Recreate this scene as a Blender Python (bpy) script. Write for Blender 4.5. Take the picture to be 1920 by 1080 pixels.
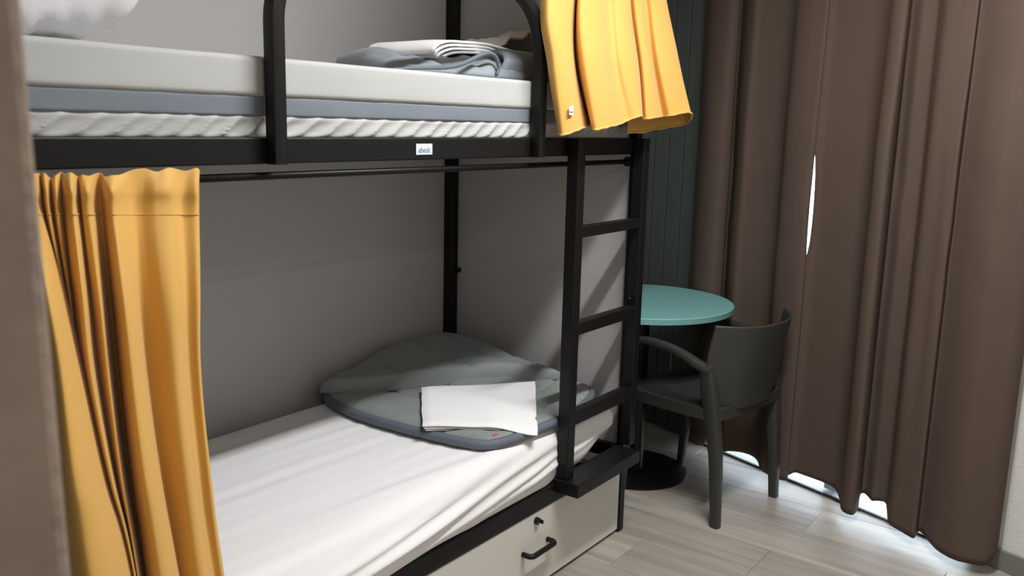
import bpy, bmesh, math, random
import numpy as np
from mathutils import Vector, Matrix, noise

random.seed(7)
for o in list(bpy.data.objects):
    bpy.data.objects.remove(o, do_unlink=True)
scene = bpy.context.scene
col = scene.collection

# ------------------------------------------------------------------ camera
YAW, PITCH, ROLL, FPX = math.radians(53.477), math.radians(10.579), math.radians(1.374), 1650.0
CAM = np.array([-2.641, -1.436, 1.44])
def cam_rot(yaw, pitch, roll):
    cy, sy = math.cos(yaw), math.sin(yaw)
    fwd = np.array([sy*math.cos(pitch), cy*math.cos(pitch), -math.sin(pitch)])
    right = np.array([cy, -sy, 0.0]); down = np.cross(fwd, right)
    c, s = math.cos(roll), math.sin(roll)
    return np.array([[c, -s, 0], [s, c, 0], [0, 0, 1]]) @ np.stack([right, down, fwd])
RC = cam_rot(YAW, PITCH, ROLL)
cam_data = bpy.data.cameras.new('camera')
cam = bpy.data.objects.new('camera', cam_data); col.objects.link(cam)
m = Matrix.Identity(4)
for i in range(3):
    m[i][0] = RC[0][i]; m[i][1] = -RC[1][i]; m[i][2] = -RC[2][i]; m[i][3] = CAM[i]
cam.matrix_world = m
cam_data.sensor_width = 36.0; cam_data.lens = FPX/1920*36.0
cam_data.clip_start = 0.02; cam_data.clip_end = 100
cam_data.dof.use_dof = True; cam_data.dof.focus_distance = 2.55; cam_data.dof.aperture_fstop = 6.5
scene.camera = cam

# ------------------------------------------------------------------ world, exposure
world = bpy.data.worlds.new('daylight'); scene.world = world; world.use_nodes = True
bg = world.node_tree.nodes['Background']
bg.inputs[0].default_value = (0.80, 0.89, 1.0, 1); bg.inputs[1].default_value = 9.0
scene.view_settings.view_transform = 'Standard'; scene.view_settings.look = 'None'
scene.view_settings.exposure = 0.0; scene.view_settings.gamma = 1.0
scene.view_settings.use_curve_mapping = False

# ceiling batten along the bed, then an unseen fill batten added behind the camera (x, y, length, width, watts)
LAMPS = [(-0.75, -0.86, 1.15, 0.09, 50.0), (-2.9, -2.7, 1.15, 0.09, 14.0)]
CEIL = 2.62
def area_lamp(x, y, ln, wd, w):
    d = bpy.data.lights.new('lamp_light', 'AREA'); d.shape = 'RECTANGLE'; d.size = ln; d.size_y = wd; d.energy = w
    d.color = (0.985, 0.99, 1.0)
    o = bpy.data.objects.new('lamp_light', d); col.objects.link(o); o.location = (x, y, CEIL-0.085)
    return o
lamp_objs = [area_lamp(*L) for L in LAMPS]

# ------------------------------------------------------------------ helpers
def ray(px, py):
    return RC.T @ np.array([(px-960)/FPX, (py-540)/FPX, 1.0])
def at(px, py, Y):                       # the point seen at a pixel, on the upright plane y = Y
    d = ray(px, py); return CAM + (Y-CAM[1])/d[1]*d
def atz(px, py, z):
    d = ray(px, py); return CAM + (z-CAM[2])/d[2]*d

WLOC = {}
def tag(o, label=None, cat=None, group=None, kind=None):
    if label: o['label'] = label
    if cat: o['category'] = cat
    if group: o['group'] = group
    if kind: o['kind'] = kind
    return o
def empty(name, loc, parent=None):
    o = bpy.data.objects.new(name, None); col.objects.link(o)
    o.empty_display_size = 0.1
    if parent is None:
        o.location = loc; WLOC[o.name] = Vector(loc)
    else:
        o.parent = parent; o.location = Vector(loc)-WLOC[parent.name]; WLOC[o.name] = Vector(loc)
    return o
def link(name, me, mat, parent=None, smooth=False):
    if mat: me.materials.append(mat)
    if smooth:
        me.polygons.foreach_set('use_smooth', [True]*len(me.polygons))
    o = bpy.data.objects.new(name, me); col.objects.link(o)
    if parent is not None:
        o.parent = parent; o.matrix_parent_inverse = Matrix.Translation(-WLOC[parent.name])
    WLOC[o.name] = Vector((0, 0, 0))
    return o
def from_bm(name, bm, mat, parent=None, smooth=False, recalc=True):
    if recalc: bmesh.ops.recalc_face_normals(bm, faces=bm.faces)
    me = bpy.data.meshes.new(name); bm.to_mesh(me); bm.free()
    return link(name, me, mat, parent, smooth)
def bm_box(bm, a, b, bev=0.0, seg=2, fn=None):
    x0, y0, z0 = a; x1, y1, z1 = b
    vs = [bm.verts.new(p) for p in ((x0,y0,z0),(x1,y0,z0),(x1,y1,z0),(x0,y1,z0),(x0,y0,z1),(x1,y0,z1),(x1,y1,z1),(x0,y1,z1))]
    fs = [bm.faces.new([vs[i] for i in q]) for q in ((0,3,2,1),(4,5,6,7),(0,1,5,4),(1,2,6,5),(2,3,7,6),(3,0,4,7))]
    es = list({e for f in fs for e in f.edges})
    if bev > 0:
        r = bmesh.ops.bevel(bm, geom=es, offset=bev, segments=seg, profile=0.5, affect='EDGES')
    return bm
def box(name, a, b, mat, parent=None, bev=0.0, seg=2, xf=None):
    bm = bmesh.new(); bm_box(bm, a, b, bev, seg)
    if xf is not None:
        for v in bm.verts: v.co = Vector(xf(v.co))
    return from_bm(name, bm, mat, parent, smooth=False)
def sweep(bm, path, prof, closed=False, up=(0,0,1), scales=None):
    """profile (list of (u,v)) swept along path with frames from a reference vector"""
    P = [Vector(p) for p in path]; n = len(P); rings = []
    up = Vector(up)
    for i in range(n):
        if closed: t = P[(i+1) % n]-P[i-1]
        else: t = P[min(i+1, n-1)]-P[max(i-1, 0)]
        t.normalize()
        s = t.cross(up)
        if s.length < 1e-4: s = t.cross(Vector((1, 0, 0)))
        s.normalize(); w = s.cross(t)
        k = scales[i] if scales else 1.0
        rings.append([bm.verts.new(P[i]+s*(u*k)+w*(v*k)) for u, v in prof])
    m = len(prof)
    for i in range(n if closed else n-1):
        A, B = rings[i], rings[(i+1) % n]
        for j in range(m):
            bm.faces.new((A[j], A[(j+1) % m], B[(j+1) % m], B[j]))
    if not closed:
        bm.faces.new(rings[0][::-1]); bm.faces.new(rings[-1])
    return bm
def circ(r, n=10): return [(r*math.cos(2*math.pi*k/n), r*math.sin(2*math.pi*k/n)) for k in range(n)]
def rrect(w, h, r=0.004, n=3):
    pts = []
    for cx, cy, a0 in ((w/2-r, h/2-r, 0), (-w/2+r, h/2-r, 90), (-w/2+r, -h/2+r, 180), (w/2-r, -h/2+r, 270)):
        for k in range(n+1):
            a = math.radians(a0+90*k/n); pts.append((cx+r*math.cos(a), cy+r*math.sin(a)))
    return pts
def tube(name, path, r, mat, parent=None, n=10, closed=False, up=(0,0,1), prof=None, smooth=True, scales=None):
    bm = bmesh.new(); sweep(bm, path, prof or circ(r, n), closed, up, scales)
    return from_bm(name, bm, mat, parent, smooth)
def lathe(name, pts, centre, mat, parent=None, n=48, smooth=True):
    bm = bmesh.new(); rings = []
    for r, z in pts:
        rings.append([bm.verts.new((centre[0]+r*math.cos(2*math.pi*k/n), centre[1]+r*math.sin(2*math.pi*k/n), centre[2]+z)) for k in range(n)])
    for A, B in zip(rings, rings[1:]):
        for k in range(n): bm.faces.new((A[k], A[(k+1) % n], B[(k+1) % n], B[k]))
    bm.faces.new(rings[0][::-1]); bm.faces.new(rings[-1])
    o = from_bm(name, bm, mat, parent, smooth)
    if smooth: sharp(o)
    return o
def sharp(o, ang=35):
    me = o.data
    bm = bmesh.new(); bm.from_mesh(me)
    for e in bm.edges:
        if len(e.link_faces) == 2 and e.calc_face_angle(0) > math.radians(ang): e.smooth = False
    bm.to_mesh(me); bm.free()
    me.polygons.foreach_set('use_smooth', [True]*len(me.polygons))
def cr(P, t):
    """Catmull-Rom through rows of P (n,...) at parameter t in 0..n-1"""
    n = len(P); i = min(int(t), n-2); f = t-i
    p0, p1, p2, p3 = P[max(i-1, 0)], P[i], P[i+1], P[min(i+2, n-1)]
    return 0.5*((2*p1)+(-p0+p2)*f+(2*p0-5*p1+4*p2-p3)*f*f+(-p0+3*p1-3*p2+p3)*f**3)
def grid_mesh(name, G, mat, parent=None, thick=0.0):
    """G: (rows, cols, 3) points -> smooth sheet, optionally with thickness"""
    R, C = G.shape[:2]
    verts = [tuple(p) for p in G.reshape(-1, 3)]
    faces = [(r*C+c, r*C+c+1, (r+1)*C+c+1, (r+1)*C+c) for r in range(R-1) for c in range(C-1)]
    me = bpy.data.meshes.new(name); me.from_pydata(verts, [], faces); me.update()
    o = link(name, me, mat, parent, True)
    if thick:
        md = o.modifiers.new('thickness', 'SOLIDIFY'); md.thickness = thick; md.offset = 0
    return o
def sheet(name, ctrl, nr, nc, mat, parent=None, thick=0.002, disp=None):
    """ctrl: (levels, columns, 3) control points, splined both ways"""
    ctrl = np.array(ctrl, float); L, K = ctrl.shape[:2]
    tmp = np.stack([cr(ctrl, (L-1)*i/(nr-1)) for i in range(nr)])
    G = np.stack([cr(np.swapaxes(tmp, 0, 1), (K-1)*j/(nc-1)) for j in range(nc)], axis=1)
    if disp is not None:
        for i in range(nr):
            for j in range(nc): G[i, j] += disp(i/(nr-1), j/(nc-1), G[i, j])
    return grid_mesh(name, G, mat, parent, thick)
def rbox(name, lo, hi, r, segs, mat, parent=None, disp=None):
    """box with generous rounding and a dense grid, moved by disp(p, normal)"""
    lo = np.array(lo, float); hi = np.array(hi, float)
    ilo, ihi = lo+r, hi-r
    bm = bmesh.new(); seen = {}
    def vert(p):
        k = tuple(np.round(p, 5))
        if k in seen: return seen[k]
        q = np.clip(p, ilo, ihi); d = p-q; L = np.linalg.norm(d)
        nrm = d/L if L > 1e-9 else np.array([0, 0, 1.0])
        P = q+nrm*(r if L > 1e-9 else 0)
        if disp is not None: P = P+disp(P, nrm)
        seen[k] = bm.verts.new(P); return seen[k]
    def ticks(a, b, rr, n):
        e = [0, .12, .3, .55, .8, 1.0]
        s = [a+rr*x for x in e]; mid = list(np.linspace(a+rr, b-rr, n+1))[1:-1]; t = [b-rr*x for x in e[::-1]]
        return s+mid+t
    T = [ticks(lo[k], hi[k], r, segs[k]) for k in range(3)]
    for ax in range(3):
        u, v = [k for k in range(3) if k != ax]
        for val in (lo[ax], hi[ax]):
            for i in range(len(T[u])-1):
                for j in range(len(T[v])-1):
                    q = []
                    for a, b in ((i, j), (i+1, j), (i+1, j+1), (i, j+1)):
                        p = np.zeros(3); p[ax] = val; p[u] = T[u][a]; p[v] = T[v][b]; q.append(vert(p))
                    if len(set(q)) == 4:
                        try: bm.faces.new(q)
                        except ValueError: pass
    return from_bm(name, bm, mat, parent, True)
def nz(x, y=0.0, z=0.0): return noise.noise(Vector((x, y, z)))
def ss(a, b, x):
    t = min(max((x-a)/(b-a), 0.0), 1.0); return t*t*(3-2*t)

# ------------------------------------------------------------------ materials
def mat(name, color, rough=0.6, metal=0.0, var=0.0, vscale=8.0, bump=0.0, bscale=200.0, sheen=0.0, spec=0.5, stretch=(1,1,1)):
    mt = bpy.data.materials.new(name); mt.use_nodes = True
    nt = mt.node_tree; b = nt.nodes['Principled BSDF']
    b.inputs['Roughness'].default_value = rough; b.inputs['Metallic'].default_value = metal
    b.inputs['Specular IOR Level'].default_value = spec
    c = (*color, 1); b.inputs['Base Color'].default_value = c
    if sheen: b.inputs['Sheen Weight'].default_value = sheen
    if var or bump:
        tc = nt.nodes.new('ShaderNodeTexCoord'); mp = nt.nodes.new('ShaderNodeMapping')
        mp.inputs['Scale'].default_value = stretch
        nt.links.new(tc.outputs['Object'], mp.inputs['Vector'])
    if var:
        n = nt.nodes.new('ShaderNodeTexNoise'); n.inputs['Scale'].default_value = vscale; n.inputs['Detail'].default_value = 5
        nt.links.new(mp.outputs[0], n.inputs['Vector'])
        r = nt.nodes.new('ShaderNodeMix'); r.data_type = 'RGBA'
        r.inputs[6].default_value = tuple(max(0, x*(1-var)) for x in color)+(1,)
        r.inputs[7].default_value = tuple(min(1, x*(1+var)) for x in color)+(1,)
        nt.links.new(n.outputs['Fac'], r.inputs[0]); nt.links.new(r.outputs[2], b.inputs['Base Color'])
    if bump:
        n2 = nt.nodes.new('ShaderNodeTexNoise'); n2.inputs['Scale'].default_value = bscale; n2.inputs['Detail'].default_value = 3
        nt.links.new(mp.outputs[0], n2.inputs['Vector'])
        bp = nt.nodes.new('ShaderNodeBump'); bp.inputs['Strength'].default_value = bump; bp.inputs['Distance'].default_value = 0.004
        nt.links.new(n2.outputs['Fac'], bp.inputs['Height']); nt.links.new(bp.outputs[0], b.inputs['Normal'])
    return mt
M = {}
M['black'] = mat('black_powder_coat', (0.006, 0.0058, 0.0062), 0.45, 0, 0.1, 30, 0.05, 900, spec=0.28)
M['panel'] = mat('grey_laminate', (0.46, 0.445, 0.43), 0.55, 0, 0.03, 5, 0.06, 500)
M['plaster'] = mat('white_plaster', (0.76, 0.745, 0.71), 0.85, 0, 0.04, 9, 0.5, 120)
M['ceiling'] = mat('ceiling_paint', (0.84, 0.835, 0.82), 0.9, 0, 0.02, 9, 0.15, 150)
M['jamb'] = mat('rough_taupe_plaster', (0.31, 0.24, 0.185), 0.85, 0, 0.25, 14, 0.8, 60)
M['green'] = mat('green_painted_board', (0.068, 0.083, 0.072), 0.55, 0, 0.1, 12, 0.06, 300)
M['drawer'] = mat('beige_laminate', (0.66, 0.63, 0.58), 0.45, 0, 0.02, 5)
M['cover'] = mat('cream_mattress_cover', (0.475, 0.478, 0.462), 0.75, 0, 0.03, 7, 0.12, 500, sheen=0.1)
M['band'] = mat('blue_grey_band', (0.19, 0.212, 0.245), 0.8, 0, 0.05, 15, 0.2, 500)
M['sheet'] = mat('white_cotton', (0.86, 0.85, 0.845), 0.85, 0, 0.02, 9, 0.15, 400)
M['linen'] = mat('folded_white_linen', (0.88, 0.872, 0.86), 0.85, 0, 0.02, 20, 0.2, 300)
M['beige'] = mat('beige_cloth', (0.60, 0.54, 0.475), 0.9, 0, 0.06, 20, 0.2, 300)
M['quilt'] = mat('grey_quilt', (0.235, 0.26, 0.247), 0.7, 0, 0.08, 12, 0.25, 260, sheen=0.15)
M['quilt2'] = mat('blue_grey_quilt', (0.24, 0.27, 0.295), 0.65, 0, 0.08, 12, 0.2, 260, sheen=0.15)
M['binding'] = mat('dark_blue_grey_binding', (0.12, 0.14, 0.165), 0.65, 0, 0.1, 20, 0.2, 300)
M['yellow'] = mat('yellow_curtain_cloth', (0.72, 0.405, 0.085), 0.62, 0, 0.03, 6, 0.1, 700, sheen=0.2)
M['brown'] = mat('brown_blackout_cloth', (0.110, 0.078, 0.061), 0.9, 0, 0.05, 8, 0.15, 500, spec=0.2)
M['table'] = mat('turquoise_laminate', (0.20, 0.44, 0.43), 0.42, 0, 0.03, 8)
M['chair'] = mat('dark_green_grey_plastic', (0.036, 0.038, 0.033), 0.5, 0, 0.05, 15, 0.05, 700)
M['base'] = mat('black_steel_base', (0.006, 0.006, 0.0065), 0.38, 0, 0.05, 20, 0, spec=0.35)
M['steel'] = mat('bright_steel', (0.55, 0.55, 0.56), 0.3, 1.0, 0.05, 20)
M['plate'] = mat('white_plate', (0.78, 0.82, 0.88), 0.35, 0, 0.02, 30)
M['ink'] = mat('blue_ink', (0.10, 0.24, 0.45), 0.5, 0, 0.05, 30)
M['red'] = mat('red_tag', (0.55, 0.10, 0.10), 0.7, 0, 0.1, 40)
M['skirting'] = mat('grey_skirting', (0.20, 0.195, 0.18), 0.5, 0, 0.05, 10)
M['frame'] = mat('window_frame_paint', (0.7, 0.72, 0.74), 0.4, 0, 0.02, 10)
M['threshold'] = mat('dark_threshold', (0.03, 0.035, 0.03), 0.5, 0, 0.1, 20)
M['balcony'] = mat('pale_concrete', (0.72, 0.72, 0.72), 0.8, 0, 0.06, 6)
M['subfloor'] = mat('subfloor', (0.06, 0.055, 0.05), 0.9, 0, 0.1, 10)
M['cord'] = mat('pale_cord', (0.35, 0.34, 0.32), 0.6, 0, 0.05, 20)
M['pillow'] = mat('white_pillow', (0.84, 0.835, 0.85), 0.85, 0, 0.02, 9, 0.15, 400)
# oak plank: grain along y, tone by object
mt = bpy.data.materials.new('pale_oak_plank'); mt.use_nodes = True; nt = mt.node_tree; b = nt.nodes['Principled BSDF']
tc = nt.nodes.new('ShaderNodeTexCoord'); oi = nt.nodes.new('ShaderNodeObjectInfo')
ad = nt.nodes.new('ShaderNodeVectorMath'); ad.operation = 'ADD'
sc = nt.nodes.new('ShaderNodeVectorMath'); sc.operation = 'SCALE'; sc.inputs['Scale'].default_value = 37.0
nt.links.new(oi.outputs['Random'], sc.inputs[0]); nt.links.new(tc.outputs['Object'], ad.inputs[0]); nt.links.new(sc.outputs[0], ad.inputs[1])
mp = nt.nodes.new('ShaderNodeMapping'); mp.inputs['Scale'].default_value = (11, 0.9, 1); nt.links.new(ad.outputs[0], mp.inputs['Vector'])
n1 = nt.nodes.new('ShaderNodeTexNoise'); n1.inputs['Scale'].default_value = 1.6; n1.inputs['Detail'].default_value = 6; n1.inputs['Distortion'].default_value = 0.6
nt.links.new(mp.outputs[0], n1.inputs['Vector'])
rp = nt.nodes.new('ShaderNodeValToRGB')
rp.color_ramp.elements[0].position = 0.30; rp.color_ramp.elements[0].color = (0.29, 0.26, 0.215, 1)
rp.color_ramp.elements[1].position = 0.66; rp.color_ramp.elements[1].color = (0.455, 0.42, 0.365, 1)
nt.links.new(n1.outputs['Fac'], rp.inputs[0])
hs = nt.nodes.new('ShaderNodeHueSaturation'); nt.links.new(rp.outputs[0], hs.inputs['Color'])
mr = nt.nodes.new('ShaderNodeMapRange'); mr.inputs[3].default_value = 0.88; mr.inputs[4].default_value = 1.08
nt.links.new(oi.outputs['Random'], mr.inputs[0]); nt.links.new(mr.outputs[0], hs.inputs['Value']); nt.links.new(hs.outputs[0], b.inputs['Base Color'])
b.inputs['Roughness'].default_value = 0.42
bp = nt.nodes.new('ShaderNodeBump'); bp.inputs['Strength'].default_value = 0.08; bp.inputs['Distance'].default_value = 0.002
nt.links.new(n1.outputs['Fac'], bp.inputs['Height']); nt.links.new(bp.outputs[0], b.inputs['Normal'])
M['plank'] = mt
# window glass
mt = bpy.data.materials.new('window_glass'); mt.use_nodes = True; nt = mt.node_tree
for n in list(nt.nodes):
    if n.type == 'BSDF_PRINCIPLED': nt.nodes.remove(n)
out = [n for n in nt.nodes if n.type == 'OUTPUT_MATERIAL'][0]
tr = nt.nodes.new('ShaderNodeBsdfTransparent'); tr.inputs[0].default_value = (0.95, 0.97, 0.98, 1)
gl = nt.nodes.new('ShaderNodeBsdfGlossy'); gl.inputs['Roughness'].default_value = 0.02
fr = nt.nodes.new('ShaderNodeFresnel'); fr.inputs[0].default_value = 1.45; mx = nt.nodes.new('ShaderNodeMixShader')
nt.links.new(fr.outputs[0], mx.inputs[0]); nt.links.new(tr.outputs[0], mx.inputs[1]); nt.links.new(gl.outputs[0], mx.inputs[2]); nt.links.new(mx.outputs[0], out.inputs[0])
M['glass'] = mt
# lamp diffuser
mt = bpy.data.materials.new('lamp_diffuser'); mt.use_nodes = True; b = mt.node_tree.nodes['Principled BSDF']
b.inputs['Emission Color'].default_value = (1, 0.95, 0.87, 1); b.inputs['Emission Strength'].default_value = 4.0
M['diffuser'] = mt

# ------------------------------------------------------------------ the room
FX0, FX1, FY0, FY1 = -4.4, 1.5, -3.6, 0.87
# window wall runs obliquely: W0 + t*WD, the room lies on the +WN side
W0 = np.array([1.03, 0.218]); WD = np.array([-0.3213, -0.9470]); WN = np.array([-0.9470, 0.3213])
def wp(t, n, z):
    p = W0+WD*t+WN*n; return (p[0], p[1], z)
def wallxf(c): return wp(c[0], c[1], c[2])
def onwall(px, py, n):                   # (t, z) where the ray of a pixel meets the plane n in front of the wall
    d = ray(px, py); k = (n-np.dot(CAM[:2]-W0, WN))/np.dot(d[:2], WN); p = CAM+k*d
    return np.dot(p[:2]-W0, WD), p[2]
T0, T1 = -0.70, 4.1

floor = box('floor', (FX0, FY0, -0.12), (FX1, FY1+0.1, -0.012), M['subfloor']); tag(floor, kind='structure')
PW, PL = 0.225, 1.22
pm = {}
ix = 0; x = -4.3
xs = [-0.025+PW*k for k in range(-19, 7)]
rp_ = random.Random(3)
for k, x0 in enumerate(xs):
    i = k-19
    off = {-1: -0.097, 0: -0.480}.get(i, rp_.uniform(0, PL) - 0.6)
    j0 = math.floor((FY0-off)/PL)
    y = off+j0*PL
    while y < FY1+0.08:
        ya, yb = max(y, FY0)+0.0006, min(y+PL, FY1+0.09)-0.0006
        if yb-ya > 0.03:
            key = round(yb-ya, 3)
            if key not in pm:
                bm = bmesh.new(); bm_box(bm, (0, 0, -0.012), (PW-0.0012, yb-ya, 0.0), 0.0008, 1)
                bmesh.ops.recalc_face_normals(bm, faces=bm.faces)
                me = bpy.data.meshes.new('plank'); bm.to_mesh(me); bm.free(); me.materials.append(M['plank']); pm[key] = me
            o = bpy.data.objects.new('plank', pm[key]); col.objects.link(o); o.parent = floor; o.location = (x0+0.0006, ya, 0)
        y += PL

o = box('ceiling', (FX0, FY0, CEIL), (FX1, FY1+0.1, CEIL+0.1), M['ceiling']); tag(o, kind='structure')
o = box('wall_back', (FX0, FY1, -0.12), (FX1, FY1+0.1, CEIL), M['plaster']); tag(o, kind='structure')
o = box('wall_front', (FX0, FY0-0.1, -0.12), (0.6, FY0, CEIL), M['plaster']); tag(o, kind='structure')
o = box('wall_outer', (FX0-0.1, FY0, -0.12), (FX0, FY1+0.1, CEIL), M['plaster']); tag(o, kind='structure')
# rough corner beside the photographer
o = box('wall_left', (-3.5, -0.936, 0.0), (-2.404, -0.72, CEIL), M['jamb'], bev=0.010, seg=3, xf=lambda c: (c[0]+(1.40-c[2])*0.012, c[1], c[2])); tag(o, kind='structure')

TW0, TW1 = 0.03, 1.36                   # the window opening along the wall
o = box('wall_window', (T0, -0.14, 0.0), (TW0, -0.018, CEIL), M['subfloor'], xf=wallxf); tag(o, kind='structure')
BW = 0.094
for k in range(8):
    a = TW0-(k+1)*BW
    box('board', (a+0.003, -0.016, 0.002), (a+BW-0.003, 0.0, CEIL-0.002), M['green'], o, bev=0.003, seg=2, xf=wallxf)
lint = box('trim_1', (TW0, -0.14, 2.32), (TW1, 0.0, CEIL), M['plaster'], xf=wallxf); tag(lint, kind='structure')
wr = box('wall_right', (TW1, -0.14, 0.0), (T1, 0.0, CEIL), M['plaster'], xf=wallxf); tag(wr, kind='structure')
o = box('baseboard_right', (TW1, 0.001, 0.0), (T1, 0.014, 0.072), M['skirting'], bev=0.003, xf=wallxf); tag(o, kind='structure')
win = empty('window_1', wp((TW0+TW1)/2, -0.07, 0)); tag(win, kind='structure')
for a, b_ in ((TW0, TW0+0.06), (TW1-0.06, TW1), (0.70, 0.76)):
    box('window_frame', (a, -0.10, 0.012), (b_, -0.04, 2.32), M['frame'], win, bev=0.004, xf=wallxf)
for z0, z1 in ((2.26, 2.32),):
    box('window_frame', (TW0+0.06, -0.10, z0), (TW1-0.06, -0.04, z1), M['frame'], win, bev=0.004, xf=wallxf)
for a, b_ in ((TW0+0.06, 0.70), (0.76, TW1-0.06)):
    box('pane', (a, -0.073, 0.012), (b_, -0.067, 2.26), M['glass'], win, xf=wallxf)
box('window_sill', (TW0, -0.14, 0.0), (TW1, -0.0125, 0.006), M['frame'], win, bev=0.001, xf=wallxf)
box('threshold_strip', (TW0, -0.012, 0.0), (TW1, 0.003, 0.008), M['threshold'], win, bev=0.002, xf=wallxf)
o = box('balcony', (-1.2, -2.2, -0.14), (3.2, -0.142, 0.006), M['balcony'], xf=wallxf); tag(o, kind='structure')

# ceiling lamp over the bed and the added fill lamp
for (x, y, ln, wd, w), lo in zip(LAMPS, lamp_objs):
    t = empty('ceiling_lamp', (x, y, CEIL-0.08))
    tag(t, 'long white batten ceiling lamp above the bunk bed' if x > -1 else 'added white batten fill lamp behind the camera, out of view', 'lamp', 'batten ceiling lamps')
    box('housing', (x-ln/2-0.03, y-wd/2-0.015, CEIL-0.045), (x+ln/2+0.03, y+wd/2+0.015, CEIL-0.0005), M['frame'], t, bev=0.006)
    box('diffuser', (x-ln/2, y-wd/2, CEIL-0.075), (x+ln/2, y+wd/2, CEIL-0.0455), M['diffuser'], t, bev=0.012, seg=3)
    lo.parent = t; lo.location = (0, 0, -0.005)

# ------------------------------------------------------------------ the bunk bed
BL, BD = -2.10, 0.83                     # left end, depth
RZ0, RZ1 = 1.350, 1.402                  # upper side rail
LZ0, LZ1 = 0.267, 0.325                  # lower side rail
bed = empty('bunk_bed', (-1.0, 0.4, 0.0))
tag(bed, 'black steel bunk bed with ladder, guard loop and grey panels', 'bunk bed')
PT = 2.34
for a_, b_ in (((-0.022, 0.0), (0.012, 0.026)), ((BL, 0.0), (BL+0.03, 0.022)), ((-0.04, 0.79), (0.0, 0.83)), ((BL, 0.79), (BL+0.04, 0.83))):
    box('post', (*a_, 0.0), (*b_, PT), M['black'], bed, bev=0.003)
for z0, z1, nm in ((RZ0, RZ1, 'side_rail'), (LZ0, LZ1, 'side_rail')):
    box(nm, (BL+0.03, 0.0, z0), (-0.022, 0.03, z1), M['black'], bed, bev=0.003)
    box(nm, (BL+0.04, 0.795, z0), (-0.04, 0.825, z1), M['black'], bed, bev=0.003)
    box('end_rail', (-0.028, 0.03, z0), (-0.002, 0.79, z1), M['black'], bed, bev=0.003)
    box('end_rail', (BL+0.002, 0.03, z0), (BL+0.028, 0.79, z1), M['black'], bed, bev=0.003)
for z in (RZ0+0.012, LZ0+0.02):
    for k in range(13):
        x0 = BL+0.10+k*0.154
        box('slat', (x0, 0.031, z), (x0+0.07, 0.794, z+0.014), M['panel'], bed, bev=0.002, seg=1)
box('back_panel', (BL, 0.832, 0.30), (0.0, 0.848, PT), M['panel'], bed, bev=0.001, seg=1)
box('end_panel', (0.0015, 0.0225, 0.30), (0.0165, 0.831, PT), M['panel'], bed, bev=0.001, seg=1)
box('end_panel', (BL-0.0165, 0.042, 0.30), (BL-0.0015, 0.831, PT), M['panel'], bed, bev=0.001, seg=1)
# top frame that carries the upper curtain
box('top_rail', (BL+0.04, 0.795, PT-0.03), (-0.04, 0.825, PT), M['black'], bed, bev=0.003)
tube('curtain_rod', [(BL+0.04, -0.02, 2.30), (-0.02, -0.02, 2.30)], 0.008, M['black'], bed)
# lower curtain rod with end flange
rod = tube('curtain_rod', [(BL+0.042, 0.020, 1.325), (-0.024, 0.020, 1.325)], 0.0078, M['black'], bed, n=12)
for xx in (-0.052, BL+0.042):
    tube('rod_flange', [(xx, 0.02, 1.325), (xx+0.010, 0.02, 1.325)], 0.016, M['black'], rod, n=16, smooth=False)
# bolts on the posts
for (p, r) in (((-0.034, 0.785, 0.866), 0.009), ((-0.034, 0.785, 1.905), 0.010)):
    tube('bolt_cap', [(p[0]+0.034, p[1]-0.003, p[2]), (p[0]+0.046-0.026, p[1]-0.012, p[2])], r, M['black'], bed, n=12)
q = at(1171, 563, -0.015)
tube('bolt_cap', [(-0.0505, -0.015, q[2]), (-0.058, -0.015, q[2])], 0.007, M['black'], bed, n=12)
# guard loop of square tube on the outside of the rail
gy = -0.0155
gx0, gx1, gz0, gz1, gr = -1.512, -0.617, 1.350, 1.782, 0.16
path = [(gx0, gy, gz0), (gx0, gy, 1.45), (gx0, gy, 1.55)]
for k in range(0, 13):
    a = math.pi-math.pi/2*k/12; path.append((gx0+gr+gr*math.cos(a), gy, gz1-gr+gr*math.sin(a)))
for k in range(0, 13):
    a = math.pi/2-math.pi/2*k/12; path.append((gx1-gr+gr*math.cos(a), gy, gz1-gr+gr*math.sin(a)))
path += [(gx1, gy, 1.55), (gx1, gy, 1.45), (gx1, gy, gz0)]
g = tube('guard_rail', path, 0, M['black'], bed, up=(0, 1, 0), prof=rrect(0.031, 0.031, 0.004, 2), smooth=True); sharp(g, 25)
# ladder
lad = empty('ladder', (-0.23, -0.02, 0.30), bed)
for x0 in (-0.446, -0.050):
    box('stile', (x0, -0.041, 0.346), (x0+0.04, -0.001, 1.402), M['black'], lad, bev=0.003)
for z0, z1 in ((1.108, 1.141), (0.806, 0.845), (0.517, 0.560)):
    box('rung', (-0.406, -0.040, z0), (-0.050, -0.006, z1), M['black'], lad, bev=0.003)
box('step', (-0.456, -0.090, 0.303), (-0.062, -0.001, 0.346), M['black'], lad, bev=0.002)
# maker's plate on the upper rail
pl = box('name_plate', (-1.097, -0.0028, 1.3620), (-1.040, -0.0004, 1.3880), M['plate'], bed, bev=0.0012)
def lettering(name, text, x, y, z, size, mat_, parent, rotz=0.0, sx=1.0):
    cu = bpy.data.curves.new(name, 'FONT'); cu.body = text; cu.size = size; cu.extrude = 0.0003; cu.align_x = 'CENTER'
    tmp = bpy.data.objects.new('tmp', cu); col.objects.link(tmp)
    dg = bpy.context.evaluated_depsgraph_get(); me = bpy.data.meshes.new_from_object(tmp.evaluated_get(dg))
    bpy.data.objects.remove(tmp, do_unlink=True)
    me.materials.clear()
    me.transform(Matrix.Translation((x, y, z)) @ Matrix.Rotation(rotz, 4, 'Z') @ Matrix.Rotation(math.pi/2, 4, 'X') @ Matrix.Diagonal((sx, 1, 1, 1)))
    return link(name, me, mat_, parent)
lettering('lettering', 'abedc', -1.0685, -0.0032, 1.3675, 0.0185, M['ink'], pl)

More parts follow.
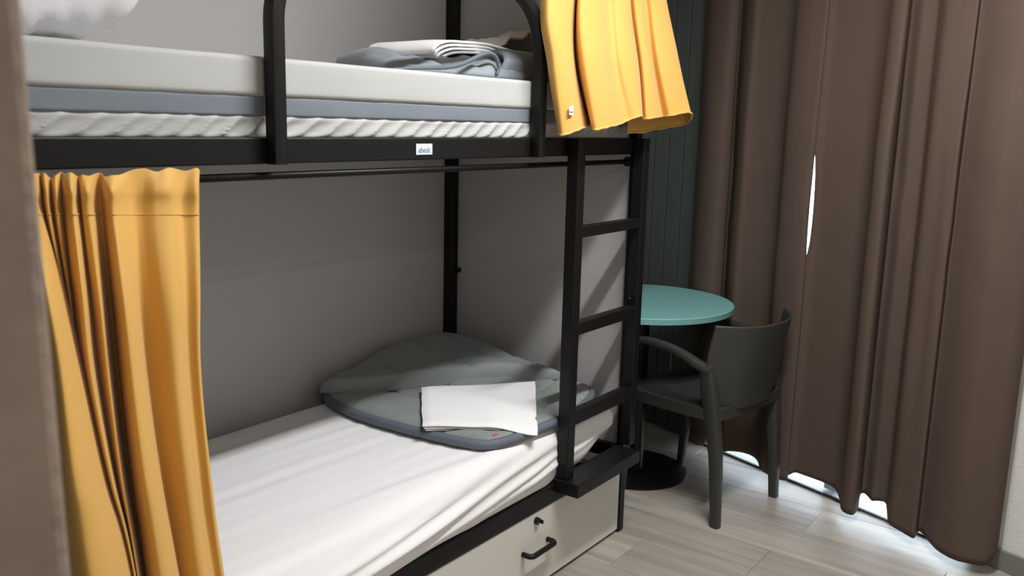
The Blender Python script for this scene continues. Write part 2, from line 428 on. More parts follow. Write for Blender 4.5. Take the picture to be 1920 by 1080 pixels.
# ------------------------------------------------------------------ mattresses
um = empty('mattress', (-1.0, 0.41, RZ1)); tag(um, 'cream mattress with blue-grey side band on the upper bunk', 'mattress', 'bunk mattresses')
def d_top(p, n):
    k = 0.0015*nz(p[0]*5, p[1]*5, p[2]*14)
    e = 0.0018*max(0, 1-abs(p[2]-1.487)/0.02)*nz(p[0]*40, p[1]*12, 3)
    return np.array(n)*(k+e)
rbox('top_cover', (-2.05, 0.008, 1.480), (-0.045, 0.788, 1.557), 0.011, (60, 18, 5), M['cover'], um, d_top)
def d_band(p, n): return np.array(n)*0.0012*nz(p[0]*7, p[1]*7, p[2]*30)
rbox('side_band', (-2.047, 0.013, 1.442), (-0.048, 0.784, 1.482), 0.006, (60, 14, 3), M['band'], um, d_band)
def d_skirt(p, n):
    if n[1] < -0.3:
        z = (p[2]-1.402)/0.042
        s = p[0]*0.9-1.1*(p[2]-1.42)+0.03*nz(p[0]*2.1, 5)
        w = math.sin(s*2*math.pi/0.11+2.2*nz(p[0]*3.1, 1.7))
        amp = 0.011*(0.45+0.75*abs(nz(p[0]*2.3, 9)))
        w = 1-2*abs(w)**0.6
        return np.array([0, -1, 0])*(amp*w*ss(-0.1, 0.25, z)*ss(1.2, 0.5, z) + 0.004*nz(p[0]*4, p[2]*20, 2))
    return np.zeros(3)
rbox('cover_skirt', (-2.049, 0.0135, 1.3995), (-0.046, 0.786, 1.446), 0.012, (260, 10, 9), M['cover'], um, d_skirt)

lm = rbox
def d_low(p, n):
    d = np.zeros(3)
    x, y, z = p
    # the fitted sheet drags in long slack folds along the front edge, climbing to the right
    f = ss(0.16, 0.0, y)
    if f > 0 and n[2] > -0.5:
        arc = (0.50-z)+max(0, y)*0.6             # distance down from the top of the edge
        w = 0.0
        for a0, sl, wd, am, sd in ((0.030, 0.060, 0.010, 0.009, 1.0), (0.062, 0.075, 0.013, 0.013, 2.0), (0.105, 0.080, 0.010, 0.012, 3.0), (0.140, 0.095, 0.011, 0.012, 4.0), (0.015, 0.045, 0.007, 0.005, 5.0)):
            c0 = a0-sl*(x+0.75)+0.010*nz(x*1.9, sd)
            w += am*math.exp(-((arc-c0)/wd)**2)*(0.35+1.0*abs(nz(x*1.3, sd*3.1)))
        w += 0.004*nz(x*2.2, arc*22, 6)
        d += np.array(n)*1.4*w*f*(0.35+0.65*ss(-0.35, -0.6, x))
        d += np.array([0, -1, 0])*(0.012+0.05*ss(-0.5, -1.5, x))*math.sin(math.pi*min(max((0.5-z)/0.2, 0.18), 0.9))*f*ss(-0.38, -0.6, x)
    if n[2] > 0.6:
        d += np.array([0, 0, 1])*(0.0014*math.sin((y+0.03*x)*2*math.pi/0.075+2*nz(x*1.3, y*2))*nz(x*1.1, y*7, 5)*2+0.003*nz(x*2, y*3))
    if n[1] < -0.02 and n[2] < 0 and z < 0.40:
        d += np.array([0, -(y-0.004)*0.85*ss(-0.32, -0.5, x), 0])
    # the corner at the ladder end is drawn in and up by the elastic
    c = ss(-0.30, -0.06, x)*ss(0.25, 0.0, y)
    if z < 0.44: d += np.array([0, 0.03, 0.055])*c*ss(0.44, 0.33, z)
    return d
o = rbox('mattress', (-2.05, 0.004, 0.327), (-0.06, 0.785, 0.502), 0.05, (150, 60, 14), M['sheet'], None, d_low)
tag(o, 'mattress in a creased white fitted sheet on the lower bunk', 'mattress', 'bunk mattresses')

# pillow on the upper bunk
def pillow(name, c, sx, sy, h, rot, matl):
    bm = bmesh.new(); N = 40; top = {}
    R_ = Matrix.Rotation(rot[2], 3, 'Z') @ Matrix.Rotation(rot[1], 3, 'Y') @ Matrix.Rotation(rot[0], 3, 'X')
    for s in (1, -1):
        for i in range(N+1):
            for j in range(N+1):
                u = -1+2*i/N; v = -1+2*j/N
                edge = i in (0, N) or j in (0, N)
                if edge and s == -1: continue
                k = 1-0.06*(1-v*v)*abs(u)**3; l = 1-0.06*(1-u*u)*abs(v)**3
                t = ((1-u**4)*(1-v**4))**0.5
                z = s*h/2*t**0.9
                rad = 0.014*nz(u*3, v*3, s*2)+0.010*nz(u*7, v*7, s*5)
                p = Vector((u*sx/2*k, v*sy/2*l, z+rad*(t > 0)))
                q = R_ @ p
                top[(s, i, j)] = bm.verts.new((q.x+c[0], q.y+c[1], q.z+c[2]))
    g = lambda s, i, j: top[(1, i, j)] if (i in (0, N) or j in (0, N)) else top[(s, i, j)]
    for s in (1, -1):
        for i in range(N):
            for j in range(N):
                bm.faces.new((g(s,i,j), g(s,i+1,j), g(s,i+1,j+1), g(s,i,j+1)))
    return from_bm(name, bm, matl, None, True)
o = pillow('pillow', (-1.915, 0.36, 1.669), 0.42, 0.60, 0.235, (0, math.radians(-6), 0.0), M['pillow'])
tag(o, 'plump white pillow lying on the upper bunk mattress', 'pillow')

# ------------------------------------------------------------------ drawers under the bed
def drawer(x0, x1, label):
    t = empty('drawer', ((x0+x1)/2, 0.3, 0.0), bed); t['label'] = label
    box('drawer_front', (x0, 0.004, 0.014), (x1, 0.022, 0.262), M['drawer'], t, bev=0.0015)
    bm = bmesh.new()
    bm_box(bm, (x0+0.02, 0.0225, 0.03), (x0+0.035, 0.72, 0.24)); bm_box(bm, (x1-0.035, 0.0225, 0.03), (x1-0.02, 0.72, 0.24))
    bm_box(bm, (x0+0.035, 0.0225, 0.03), (x1-0.035, 0.72, 0.04)); bm_box(bm, (x0+0.035, 0.705, 0.04), (x1-0.035, 0.72, 0.24))
    from_bm('drawer_box', bm, M['drawer'], t)
    for xx in (x0+0.06, x1-0.06):
        for yy in (0.10, 0.64):
            tube('castor', [(xx-0.008, yy, 0.015), (xx+0.008, yy, 0.015)], 0.015, M['black'], t, n=14, smooth=False)
    xc = x1-0.517
    hp = []
    a, b_ = xc-0.066, xc+0.066; zz = 0.149; s = 0.034; r = 0.016
    hp = [(a, 0.004, zz), (a, 0.004-s+r, zz)]
    for k in range(1, 6):
        an = math.pi/2*k/5; hp.append((a+r-r*math.cos(an), 0.004-s+r-r*math.sin(an), zz))
    for k in range(0, 6):
        an = math.pi/2*k/5; hp.append((b_-r+r*math.sin(an), 0.004-s+r-r*math.cos(an), zz))
    hp.append((b_, 0.004, zz))
    tube('handle', hp, 0.0085, M['black'], t, n=14)
    lx = xc+0.0; lz = 0.236
    lk = tube('lock', [(lx, 0.004, lz), (lx, -0.006, lz)], 0.0115, M['black'], t, n=18, up=(0, 0, 1), smooth=False)
    tube('lock_ring', [(lx, -0.0062, lz), (lx, -0.0078, lz)], 0.006, M['steel'], t, n=14, smooth=False)
    box('key', (lx-0.001, -0.024, lz-0.004), (lx+0.001, -0.008, lz+0.009), M['black'], t, bev=0.0006)
    return t
drawer(-1.070, -0.026, 'beige under-bed drawer with black handle nearest the ladder')
drawer(-2.05, -1.074, 'beige under-bed drawer mostly hidden at the bottom edge')

# ------------------------------------------------------------------ folded quilts and linen
def quilt_top(u, v):
    """u 0..1 from the head side to the foot, v 0..1 from front to wall; height above mattress"""
    h = 0.040
    f = u+v-1.0
    h += 0.035*ss(0.05, 0.5, f)
    h += 0.014*nz(u*3.2, v*3.2, 1.0)+0.006*nz(u*8, v*8, 4.0)
    for su in (0.27, 0.52, 0.77):
        h -= 0.008*math.exp(-((u-su-0.02*nz(v*4, su*9))/0.012)**2)
    for sv in (0.24, 0.74):
        h -= 0.007*math.exp(-((v-sv-0.02*nz(u*4, sv*7))/0.012)**2)
    return h
QX0, QX1, QY0, QY1 = -0.772, -0.045, 0.008, 0.782
def qmap(u, v):
    # slightly skewed plan with rounded corners
    x = QX0+(QX1-QX0)*u; y = QY0+(QY1-QY0)*v
    y += 0.055*ss(0.25, 1.0, u)*(1-v)+0.012*math.sin(u*7)*(1-v)
    x += 0.012*math.sin(v*6+1)*(1-u)-0.012*(1-u)*(1-v)
    return x, y
def sq2round(u, v, k=0.115):
    a, b_ = 2*u-1, 2*v-1
    f = 1-k*(a*a*b_*b_)**2
    return (a*f+1)/2, (b_*f+1)/2
def slab(name, mapf, topf, z0, nu, nv, matl, parent=None, edge=0.05, base=0.006, zmin=None):
    G = np.zeros((nv+1, nu+1, 3)); Bt = np.zeros((nv+1, nu+1, 3))
    for j in range(nv+1):
        for i in range(nu+1):
            u0, v0 = i/nu, j/nv
            u, v = sq2round(u0, v0)
            x, y = mapf(u, v)
            d = min(u0, 1-u0, v0, 1-v0)/edge
            k = math.sqrt(max(0, 1-(1-min(d, 1))**2))
            G[j, i] = (x, y, z0+base+(topf(u0, v0)-base)*k)
            Bt[j, i] = (x, y, z0)
    bm = bmesh.new()
    A = [[bm.verts.new(G[j, i]) for i in range(nu+1)] for j in range(nv+1)]
    B = [[bm.verts.new(Bt[j, i]) for i in range(nu+1)] for j in range(nv+1)]
    for j in range(nv):
        for i in range(nu):
            bm.faces.new((A[j][i], A[j][i+1], A[j+1][i+1], A[j+1][i])); bm.faces.new((B[j][i], B[j+1][i], B[j+1][i+1], B[j][i+1]))
    for i in range(nu):
        bm.faces.new((A[0][i+1], A[0][i], B[0][i], B[0][i+1])); bm.faces.new((A[nv][i], A[nv][i+1], B[nv][i+1], B[nv][i]))
    for j in range(nv):
        bm.faces.new((A[j][0], A[j+1][0], B[j+1][0], B[j][0])); bm.faces.new((A[j+1][nu], A[j][nu], B[j][nu], B[j+1][nu]))
    return from_bm(name, bm, matl, parent, True)
ZQ = 0.508
q = empty('quilt', (-0.4, 0.4, ZQ)); tag(q, 'grey-green folded quilt with dark binding on the lower bunk', 'quilt', 'folded quilts')
slab('quilt_body', qmap, quilt_top, ZQ, 150, 150, M['quilt'], q, edge=0.07, base=0.016)
def border(mapf, n, lift, lo=0.0, hi=1.0, out=0.0):
    pts = []
    for s in range(4):
        for k in range(n):
            t = k/n
            u, v = [(t, 0), (1, t), (1-t, 1), (0, 1-t)][s]
            u, v = sq2round(u, v); x, y = mapf(u, v)
            pts.append((x, y, lift))
    return pts
tube('binding', border(qmap, 30, ZQ+0.015), 0.0155, M['binding'], q, n=10, closed=True)
FL = [np.array(p) for p in ((-0.762, 0.760), (-0.045, 0.165), (-0.045, 0.784), (-0.690, 0.784))]
def fmap(u, v):
    c = FL[0]*(1-u)+FL[1]*u; w_ = FL[3]*(1-u)+FL[2]*u
    p = c*(1-v)+w_*v
    k = (1-v)*(0.030*math.sin(u*6.5+0.5)+0.012*nz(u*7, 3.3))
    return p[0]-k*0.64, p[1]-k*0.77
def ftop(u, v):
    h = 0.046+0.014*math.sin(math.pi*min(1, u*1.02))
    h += 0.048*ss(0.15, 0.95, v)*ss(0.1, 0.75, u)
    h += 0.013*nz(u*3.5, v*3.0, 11.0)+0.007*nz(u*9, v*6, 14.0)
    for su in (0.30, 0.58, 0.82):
        h -= 0.007*math.exp(-((u-su-0.03*nz(v*4, su*9))/0.012)**2)
    h -= 0.008*math.exp(-((v-0.45-0.04*nz(u*4, 7))/0.03)**2)
    return h
slab('quilt_flap', fmap, ftop, ZQ+0.032, 130, 90, M['quilt'], q, edge=0.085, base=0.012)
tg = atz(928, 815, ZQ+0.034)
box('care_tag', (tg[0]-0.011, tg[1]-0.005, tg[2]-0.012), (tg[0]+0.011, tg[1]+0.005, tg[2]+0.001), M['red'], q, bev=0.001)

# folded white linen on the quilt
LC = {'tl': atz(790, 727, 0.568), 'tr': atz(1003, 716, 0.572), 'bl': atz(792, 800, 0.556), 'br': atz(1008, 817, 0.530)}
t = empty('folded_linen', (-0.52, 0.22, 0.555)); tag(t, 'folded white bed linen lying on the lower quilt', 'linen', 'folded white linen')
def linen_layer(z_off, u1, th, inset):
    n_ = 24; bm = bmesh.new(); rows = []
    for side in (1, 0):
        A = []
        for j in range(n_+1):
            r_ = []
            for i in range(n_+1):
                u0, v0 = i/n_, j/n_                      # v 0 at the front
                u = inset+(u1-inset)*u0; v = inset+(1-inset)*v0
                p = (LC['bl']*(1-u)+LC['br']*u)*(1-v)+(LC['tl']*(1-u)+LC['tr']*u)*v
                lin = LC['bl'][2]*(1-v)+LC['tl'][2]*v
                sag = (LC['br'][2]*(1-v)+LC['tr'][2]*v)-LC['bl'][2]*(1-v)-LC['tl'][2]*v
                z = lin+sag*ss(0.55, 1.0, u)
                dm = min(u0, 1-u0, v0, 1-v0)/0.04; e = math.sqrt(max(0, 1-(1-min(dm, 1))**2))
                q_ = p+(p-CAM)*0.0
                r_.append(bm.verts.new((p[0]+0.004*nz(v*4, z_off*90), p[1]+0.004*nz(u*4, z_off*70), z+z_off+side*th*(0.3+0.7*e)+0.0025*nz(u*3, v*3, z_off*60))))
            A.append(r_)
        rows.append(A)
    A, B = rows; n = n_
    for j in range(n):
        for i in range(n):
            bm.faces.new((A[j][i], A[j][i+1], A[j+1][i+1], A[j+1][i])); bm.faces.new((B[j][i], B[j+1][i], B[j+1][i+1], B[j][i+1]))
    for i in range(n):
        bm.faces.new((A[0][i+1], A[0][i], B[0][i], B[0][i+1])); bm.faces.new((A[n][i], A[n][i+1], B[n][i+1], B[n][i]))
    for j in range(n):
        bm.faces.new((A[j][0], A[j+1][0], B[j+1][0], B[j][0])); bm.faces.new((A[j+1][n], A[j][n], B[j][n], B[j+1][n]))
    o = from_bm('linen_fold', bm, M['linen'], t, True); sharp(o, 60)
linen_layer(0.0, 1.0, 0.0075, 0.0)
linen_layer(-0.0085, 0.70, 0.007, 0.012)
linen_layer(-0.0165, 0.64, 0.007, 0.03)

# upper quilt: a loosely folded roll
ZU = 1.560
q = empty('quilt', (-0.6, 0.4, ZU)); tag(q, 'blue-grey crumpled quilt folded on the upper bunk', 'quilt', 'folded quilts')
def umap(u, v):
    x = -1.00+0.17*v+(0.82-0.17*v)*u; y = 0.062+0.56*v
    y += 0.10*(1-ss(0.0, 0.30, u))*(1-v)
    return x, y
def utop(u, v):
    h = 0.030+0.018*ss(0.20, 0.45, u)
    h += 0.022*ss(0.08, 0.25, v)+0.026*ss(0.34, 0.16, u)*ss(0.2, 0.55, v)
    h += 0.012*nz(u*6, v*4, 3)+0.013*nz(u*19, v*7, 6)*ss(0.6, 0.1, v)-0.010*abs(nz(u*11+v*6, v*3, 9))*ss(0.55, 0.35, u)
    return h
slab('quilt_body', umap, utop, ZU, 90, 60, M['quilt2'], q, edge=0.09, base=0.010)
ub = [at(px, py, 0.058) for px, py in ((735, 130), (765, 128), (800, 127), (835, 126), (862, 121), (884, 112), (900, 104), (912, 100), (924, 102), (932, 112), (935, 128), (931, 140))]
ub = np.array(ub); tube('binding', [cr(ub, 11*k/60) for k in range(61)], 0.0062, M['binding'], q, n=8, scales=[0.5+0.5*ss(0, 20, k)*(1-0.4*ss(35, 60, k)) for k in range(61)])
# the rolled end
bm = bmesh.new(); rings = []
for s_ in range(15):
    x = -0.672+0.40*s_/14; ring = []
    for k in range(32):
        a = 2*math.pi*k/32
        r = (0.042+0.004*nz(math.cos(a)*2, math.sin(a)*2, s_*0.4))*(0.88 if s_ == 0 else (0.97 if s_ == 1 else 1.0))
        ring.append(bm.verts.new((x+0.018*math.sin(a), 0.112+1.2*r*math.cos(a), ZU+0.0435+r*math.sin(a))))
    rings.append(ring)
for A, B in zip(rings, rings[1:]):
    for k in range(32): bm.faces.new((A[k], A[(k+1) % 32], B[(k+1) % 32], B[k]))
inner = [bm.verts.new(Vector((-0.635, 0.112, ZU+0.043)).lerp(v.co, 0.72)) for v in rings[0]]
for k in range(32): bm.faces.new((rings[0][(k+1) % 32], rings[0][k], inner[k], inner[(k+1) % 32]))
cen = bm.verts.new((-0.56, 0.112, ZU+0.040))
for k in range(32): bm.faces.new((inner[(k+1) % 32], inner[k], cen))
cen = bm.verts.new((-0.262, 0.112, ZU+0.043))
for k in range(32): bm.faces.new((rings[-1][k], rings[-1][(k+1) % 32], cen))
from_bm('rolled_end', bm, M['quilt2'], q, True)

# white linen draped over the upper quilt: several layers bent over its back
t = empty('folded_linen', (-0.55, 0.34, ZU+0.08)); tag(t, 'white folded linen draped over the upper quilt', 'linen', 'folded white linen')
prof = [(-0.820, 0.058), (-0.818, 0.072), (-0.795, 0.088), (-0.745, 0.098), (-0.68, 0.101), (-0.60, 0.101), (-0.52, 0.097), (-0.44, 0.086), (-0.36, 0.070), (-0.30, 0.058)]
for k in range(4):
    ctrl = []
    for v in np.linspace(0, 1, 5):
        row = []
        for i, (x, h) in enumerate(prof):
            sx = 0.012*(3-k) if i < 3 else 0.006*(3-k)
            row.append((x+sx, 0.190+0.006*(3-k)*math.sin(i*1.3)+0.26*v, ZU+h-0.0092*(3-k)*(1-0.55*math.exp(-((x+0.40)/0.1)**2))+0.004*v))
        ctrl.append(row)
    sheet('linen_fold', ctrl, 20, 60, M['linen'], t, thick=0.0068, disp=lambda a, b_, p: np.array([0, 0, 0.0025*nz(p[0]*14, p[1]*14, 2)]))
# crumpled beige cloth behind
bm = bmesh.new(); N = 26; V = []
for j in range(N+1):
    r_ = []
    for i in range(N+1):
        u, v = i/N, j/N
        x = -0.46+0.30*u; y = 0.27+0.24*v
        pk = max(0, 1-abs(u-0.62)/0.42)*0.105*(0.5+0.5*ss(1, 0.3, v))+max(0, 1-abs(u-0.25)/0.25)*0.045
        z = ZU+0.010+float(np.interp(x, [p_[0] for p_ in prof], [p_[1] for p_ in prof]))+pk+0.012*abs(nz(u*5, v*5, 8))
        r_.append(bm.verts.new((x, y, z)))
    V.append(r_)
for j in range(N):
    for i in range(N): bm.faces.new((V[j][i], V[j][i+1], V[j+1][i+1], V[j+1][i]))
o = from_bm('crumpled_cloth', bm, M['beige'], None, True); tag(o, 'crumpled beige cloth peaking on the upper quilt', 'cloth')
md = o.modifiers.new('thickness', 'SOLIDIFY'); md.thickness = 0.006

# ------------------------------------------------------------------ yellow bed curtains
# each column: x on the picture at the header top, the seam, lower down and at the bottom, with its distance out from the bed
lowcols = [
 # header,seam, y700, y1080, out-top, out-bottom
 ( 26,  24,  36,  60, .012, .05), ( 42,  44,  84, 120, .030, .11), ( 56,  62, 112, 165, .050, .21), ( 66,  78, 144, 232, .030, .17),
 ( 74,  84, 162, 258, .004, .085), ( 82,  92, 150, 250, .038, .06), ( 92, 100, 150, 251, .006, .04), (102, 108, 152, 252, .038, .06), (112, 118, 155, 254, .006, .05),
 (120, 126, 157, 250, .036, .09), (132, 140, 171, 253, .052, .15), (143, 152, 184, 256, .012, .07), (152, 158, 192, 258, .040, .09), (164, 172, 204, 260, .044, .12),
 (176, 182, 212, 268, .006, .015), (186, 192, 224, 276, .000, .005), (194, 202, 228, 278, .034, .09), (208, 214, 246, 300, .046, .145), (222, 228, 268, 330, .030, .12),
 (244, 246, 276, 336, .008, .060), (268, 264, 290, 344, .008, .065), (292, 292, 318, 366, .024, .100), (316, 322, 338, 384, .028, .105), (344, 340, 356, 400, .010, .075), (366, 366, 373, 415, .022, .085), (372, 373, 377, 420, .016, .080)]
levels = []
def lowlevel(py, pxs, outs): return [at(px, py, -0.002-o_) for px, o_ in zip(pxs, outs)]
H_ = [c[0] for c in lowcols]; S_ = [c[1] for c in lowcols]; A7 = [c[2] for c in lowcols]; A10 = [c[3] for c in lowcols]
OT = np.array([c[4] for c in lowcols]); OB = np.array([c[5] for c in lowcols])
rr = random.Random(5)
topz = []
L0 = lowlevel(316, H_, OT*0.35); 
for i, p in enumerate(L0): p[2] = 1.337+0.010*rr.random()+(0.004 if i > 19 else 0); p[1] = -0.006-0.3*OT[i]
L1 = lowlevel(356, [(h+s)/2 for h, s in zip(H_, S_)], OT*0.95+0.002)
L2 = lowlevel(402, S_, OT*0.9+0.004)
L2b = lowlevel(550, [(s+a)/2 for s, a in zip(S_, A7)], OT*0.5+OB*0.5)
L3 = lowlevel(700, A7, OT*0.3+OB*0.7)
L4 = lowlevel(900, [(a+b_)/2-2 for a, b_ in zip(A7, A10)], OT*0.1+OB*0.85+0.016)
L5 = lowlevel(1080, A10, OB*0.8+0.042)
L6 = [np.array([p5[0]+(p5[0]-p4[0])*1.2, p5[1]-0.075, 0.16]) for p4, p5 in zip(L4, L5)]
cu = empty('bed_curtain', (-1.85, -0.06, 0.16)); tag(cu, 'yellow curtain gathered on the rod of the lower bunk', 'curtain', 'yellow bunk curtains')
sheet('curtain_cloth', [L0, L1, L2, L2b, L3, L4, L5, L6], 110, 330, M['yellow'], cu, thick=0.0016,
      disp=lambda a, b_, p: np.array([0, 0.0022*nz(p[0]*9, p[2]*6, 1)+0.0012*nz(p[0]*30, p[2]*22, 4)*(a < 0.3), 0]))
def seamline(name, ctrl_row, parent, dz=0.0, off=-0.0022):
    R_ = np.array(ctrl_row, float); pts = [cr(R_, (len(R_)-1)*k/200) for k in range(201)]
    return tube(name, [(p[0], p[1]+off, p[2]+dz) for p in pts], 0.0009, M['yellow'], parent, n=5)
seamline('seam', L2, cu)

# upper curtain, bunched over the corner of the upper bunk
upcols = [
 # y=0, y=120, bottom px, bottom py, out-top, out-bottom
 (1014, 1026, 1046, 250, .030, .060), (1030, 1040, 1056, 254, .060, .085), (1056, 1062, 1082, 246, .066, .095), (1076, 1076, 1100, 238, .050, .070),
 (1081, 1080, 1107, 233, .020, .030), (1086, 1092, 1112, 244, .070, .105), (1104, 1116, 1132, 241, .082, .125), (1126, 1136, 1156, 236, .074, .120), (1140, 1152, 1174, 228, .052, .110),
 (1158, 1168, 1190, 222, .070, .125), (1176, 1190, 1203, 219, .074, .130), (1182, 1197, 1206, 226, .046, .085), (1190, 1204, 1214, 224, .064, .105), (1204, 1218, 1236, 220, .070, .120), (1210, 1226, 1243, 219, .056, .100),
 (1222, 1238, 1258, 218, .074, .130), (1240, 1264, 1288, 212, .080, .150), (1249, 1275, 1297, 216, .066, .150), (1240, 1268, 1288, 232, .030, .090), (1215, 1236, 1250, 240, .010, .045), (1190, 1205, 1214, 247, .005, .040), (1165, 1180, 1176, 251, .004, .045)]
U2 = [at(c[0], 0, -c[4]) for c in upcols]
U3 = [at(c[1], 120, -(c[4]*0.5+c[5]*0.5)) for c in upcols]
U4 = [at(c[2], c[3], -c[5]) for c in upcols]
U4h = [p*0.9+q*0.1 for p, q in zip(U4, U3)]
U1 = [np.array([a[0]*0.7+(-0.36)*0.3, a[1]*0.75-0.004, 2.08]) for a in U2]
U0 = [np.array([a[0]*0.5+(-0.36)*0.5, -0.031-0.012*(i % 2), 2.312]) for i, a in enumerate(U2)]
cu2 = empty('bed_curtain', (-0.3, -0.07, 1.42)); tag(cu2, 'short yellow curtain bunched over the upper bunk corner', 'curtain', 'yellow bunk curtains')
sheet('curtain_cloth', [U0, U1, U2, U3, U4], 90, 300, M['yellow'], cu2, thick=0.0016,
      disp=lambda a, b_, p: np.array([0, 0.003*nz(p[0]*9, p[2]*5, 3), 0.004*nz(b_*40, 3)*ss(0.9, 1, a)]))
R4 = np.array(U4); hem = [cr(R4, (len(R4)-1)*k/160) for k in range(161)]
tube('hem', [(p[0], p[1], p[2]+0.002+0.004*nz(k/160*40, 3)) for k, p in enumerate(hem)], 0.0035, M['yellow'], cu2, n=6)
tp = at(1068, 207, -0.094)
ct = box('care_tag', (tp[0]-0.010, tp[1]-0.006, tp[2]-0.012), (tp[0]+0.010, tp[1]-0.0045, tp[2]+0.012), M['plate'], cu2)
lettering('lettering', 'abedc', tp[0], tp[1]-0.0065, tp[2]-0.006, 0.0072, M['ink'], ct)

# ------------------------------------------------------------------ brown window curtains
def wall_curtain(name, cols, label, hemf, edge=None, nr=60, nc=300):
    """cols: (picture x at y=540, n in front of the wall)"""
    zs = [None, 0.30, 0.65, 0.90, 1.02, 1.15, 1.28, 1.42, 1.75, 2.532]
    ctrl = []
    for li, z in enumerate(zs):
        row = []
        for ci, (px, n) in enumerate(cols):
            t, _ = onwall(px, 540, n)
            zz = hemf(n) if z is None else z
            nn = n
            if z is None: nn = n
            if z is not None and z > 1.7: nn = 0.05+(n-0.05)*(0.8 if z < 2 else 0.55)
            if edge: t, nn = edge(ci, z if z is not None else 0.05, t, nn)
            row.append(wp(t, nn+0.004*nz(ci*1.3, li*0.9, len(cols)), zz))
        ctrl.append(row)
    t = empty(name, tuple(np.mean(np.array(ctrl[0]), axis=0))); tag(t, label, 'curtain', 'brown window curtains')
    sheet('curtain_cloth', ctrl, nr, nc, M['brown'], t, thick=0.002, disp=lambda a, b_, p: np.array([WN[0], WN[1], 0])*0.003*nz(p[0]*5+p[1]*5, p[2]*2.2, 2))
    return t
leftc = [(1293, .030), (1300, .085), (1314, .105), (1334, .095), (1350, .055), (1355, .018), (1360, .020), (1366, .065), (1376, .085), (1390, .070), (1412, .055), (1434, .050), (1446, .062), (1454, .095), (1472, .105), (1490, .104), (1500, .100), (1505, .092), (1507, .084)]
NL = len(leftc)
slit = lambda z: max(0.0, 1-((z-1.14)/0.215)**2)
def edge_l(ci, z, t, n):
    k = ss(NL-5, NL-1, ci); return t-0.007*k*slit(z), n
wall_curtain('window_curtain', leftc, 'brown blackout curtain behind the chair and table', lambda n: max(0.04, 0.092-0.5*n), edge_l)
rightc = [(1508, .076), (1511, .070), (1522, .050), (1545, .046), (1575, .044), (1600, .048), (1612, .075), (1618, .125), (1630, .140), (1642, .130), (1650, .090), (1653, .035), (1662, .026), (1676, .040), (1688, .032), (1704, .028), (1709, .055), (1716, .095), (1740, .105), (1756, .112), (1768, .110), (1775, .080), (1786, .085), (1815, .125), (1850, .145), (1885, .125), (1910, .105), (1926, .080), (1936, .040)]
def edge_r(ci, z, t, n):
    k = ss(2, 0, ci); s = slit(z); return t+k*(0.003*s-0.014*(1-min(1, s*4))), n-0.006*k
wall_curtain('window_curtain', rightc, 'wide brown blackout curtain beside the white wall', lambda n: max(0.036, 0.100-0.6*n), edge_r, nc=360)
# rail that carries them
cr_ = empty('curtain_rail', wp(0.7, 0.07, 2.56)); tag(cr_, 'white ceiling rail carrying the brown curtains', 'curtain rail')
box('rail', (-0.25, 0.05, 2.575), (1.62, 0.09, CEIL-0.0005), M['frame'], cr_, bev=0.003, xf=wallxf)
for k in range(14):
    box('glider', (-0.2+k*0.132, 0.062, 2.535), (-0.19+k*0.132, 0.074, 2.576), M['frame'], cr_, xf=wallxf)

# ------------------------------------------------------------------ table
TC = (0.539, 0.247)
tb = empty('round_table', (TC[0], TC[1], 0)); tag(tb, 'round turquoise cafe table on a black disc base', 'table')
ZT = 0.740
lathe('table_top', [(0.352, ZT-0.026), (0.3655, ZT-0.024), (0.367, ZT-0.003), (0.364, ZT)], (TC[0], TC[1], 0), M['table'], tb, n=96)
lathe('top_plate', [(0.10, ZT-0.034), (0.11, ZT-0.0265)], (TC[0], TC[1], 0), M['base'], tb, n=40)
lathe('column', [(0.034, 0.014), (0.034, ZT-0.034)], (TC[0], TC[1], 0), M['base'], tb, n=40)
lathe('base_disc', [(0.223, 0.0), (0.225, 0.006), (0.215, 0.011), (0.05, 0.0138)], (TC[0], TC[1], 0), M['base'], tb, n=80)

# ------------------------------------------------------------------ chair
CO = np.array([0.449, -0.288]); ca_ = math.radians(-9.0)
CX = np.array([math.cos(ca_), math.sin(ca_)]); CY = np.array([-math.sin(ca_), math.cos(ca_)])
def cp(a, b_, z): p = CO+CX*a+CY*b_; return (p[0], p[1], z)
ch = empty('armchair', (CO[0], CO[1], 0)); tag(ch, 'dark grey plastic armchair with curved back at the round table', 'chair')
# seat shell
G = []
bm = bmesh.new(); N = 24; A = []; B = []
for j in range(N+1):
    ra, rb = [], []
    for i in range(N+1):
        u, v = 2*i/N-1, j/N
        w = 0.238-0.025*v*0+0.012*math.sin(v*3.1)
        a = u*w*(1-0.06*(abs(2*v-1)**6)); b_ = 0.012+0.455*v-0.03*(u*u)*(1 if v > 0.5 else 0.0)*(v-.5)*2-0.015*(1-u*u)*(1-v)
        z = 0.447-0.018*(1-u*u)*math.sin(math.pi*min(1, v*1.05))+0.012*ss(0.85, 0.3, v)*0-0.012*ss(0.85, 1, v)
        ra.append(bm.verts.new(cp(a, b_, z))); rb.append(bm.verts.new(cp(a*0.985, b_*0.985+0.003, z-0.022-0.022*(abs(u) > 0.99 or j in (0, N)))))
    A.append(ra); B.append(rb)
for j in range(N):
    for i in range(N):
        bm.faces.new((A[j][i], A[j][i+1], A[j+1][i+1], A[j+1][i])); bm.faces.new((B[j][i], B[j+1][i], B[j+1][i+1], B[j][i+1]))
for i in range(N):
    bm.faces.new((A[0][i+1], A[0][i], B[0][i], B[0][i+1])); bm.faces.new((A[N][i], A[N][i+1], B[N][i+1], B[N][i]))
for j in range(N):
    bm.faces.new((A[j][0], A[j+1][0], B[j+1][0], B[j][0])); bm.faces.new((A[j+1][N], A[j][N], B[j][N], B[j+1][N]))
o = from_bm('seat', bm, M['chair'], ch, True); sharp(o, 50)
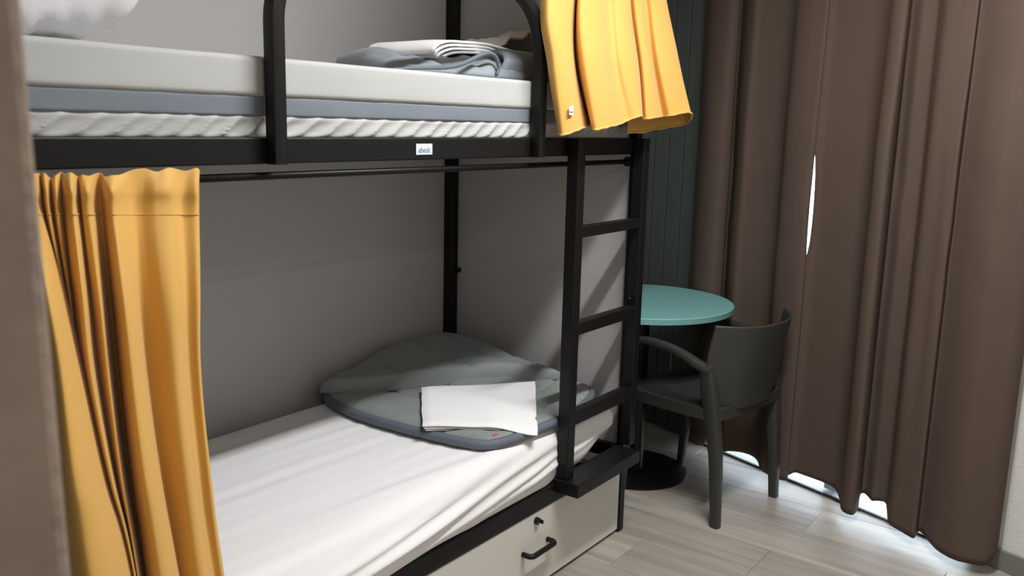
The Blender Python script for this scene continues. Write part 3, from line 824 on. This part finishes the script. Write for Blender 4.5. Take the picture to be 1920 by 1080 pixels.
# backrest: a sheet bowed in plan, leaning back, its corners sweeping forward
ctrl = []
for lv, (z, hw, cen_, side) in enumerate(((0.436, 0.185, -0.012, 0.045), (0.50, 0.215, -0.022, 0.050), (0.57, 0.238, -0.036, 0.056), (0.62, 0.248, -0.046, 0.058), (0.69, 0.246, -0.060, 0.048), (0.752, 0.243, -0.072, 0.034))):
    row = []
    for s in np.linspace(-1, 1, 13):
        row.append(cp(hw*s, cen_+(side-cen_)*abs(s)**2.6, z+(0.006*s*s if lv == 5 else 0)))
    ctrl.append(row)
sheet('backrest', ctrl, 36, 60, M['chair'], ch, thick=0.009)
def strut(name, pts, sc_, prof, up):
    P = np.array([cp(*p) for p in pts]); n = len(P); K = 28
    path = [cr(P, (n-1)*k/(K-1)) for k in range(K)]; S = np.array(sc_, float)
    scl = [float(cr(S, (n-1)*k/(K-1))) for k in range(K)]
    o = tube(name, path, 0, M['chair'], ch, prof=prof, scales=scl, up=up); sharp(o, 40); return o
UPF = (CY[0], CY[1], 0.0); UPZ = (0, 0, 1)
for s in (-1, 1):
    strut('leg', [(s*0.2085, 0.0, 0.0), (s*0.207, 0.018, 0.25), (s*0.215, 0.040, 0.42), (s*0.230, 0.052, 0.53), (s*0.246, 0.058, 0.612)], [0.80, 1.05, 1.22, 1.30, 0.95], rrect(0.040, 0.042, 0.009, 2), UPF)
    strut('leg', [(s*0.205, 0.445, 0.0), (s*0.210, 0.432, 0.22), (s*0.222, 0.415, 0.43), (s*0.242, 0.392, 0.60), (s*0.252, 0.372, 0.645)], [0.78, 0.95, 1.1, 0.95, 0.8], rrect(0.036, 0.038, 0.008, 2), UPF)
    strut('armrest', [(s*0.240, 0.040, 0.592), (s*0.249, 0.085, 0.604), (s*0.254, 0.15, 0.630), (s*0.256, 0.22, 0.647), (s*0.256, 0.31, 0.652), (s*0.252, 0.385, 0.644)], [1.25, 1.2, 1.05, 1.0, 1.0, 0.9], rrect(0.038, 0.027, 0.009, 2), UPZ)

# thin cord dangling from under the table top
cpt = atz(1262, 607, ZT-0.0265)
tube('cord', [(cpt[0], cpt[1], ZT-0.0262), (cpt[0], cpt[1], ZT-0.12), (cpt[0]-0.002, cpt[1], ZT-0.205)], 0.0018, M['cord'], tb, n=6)
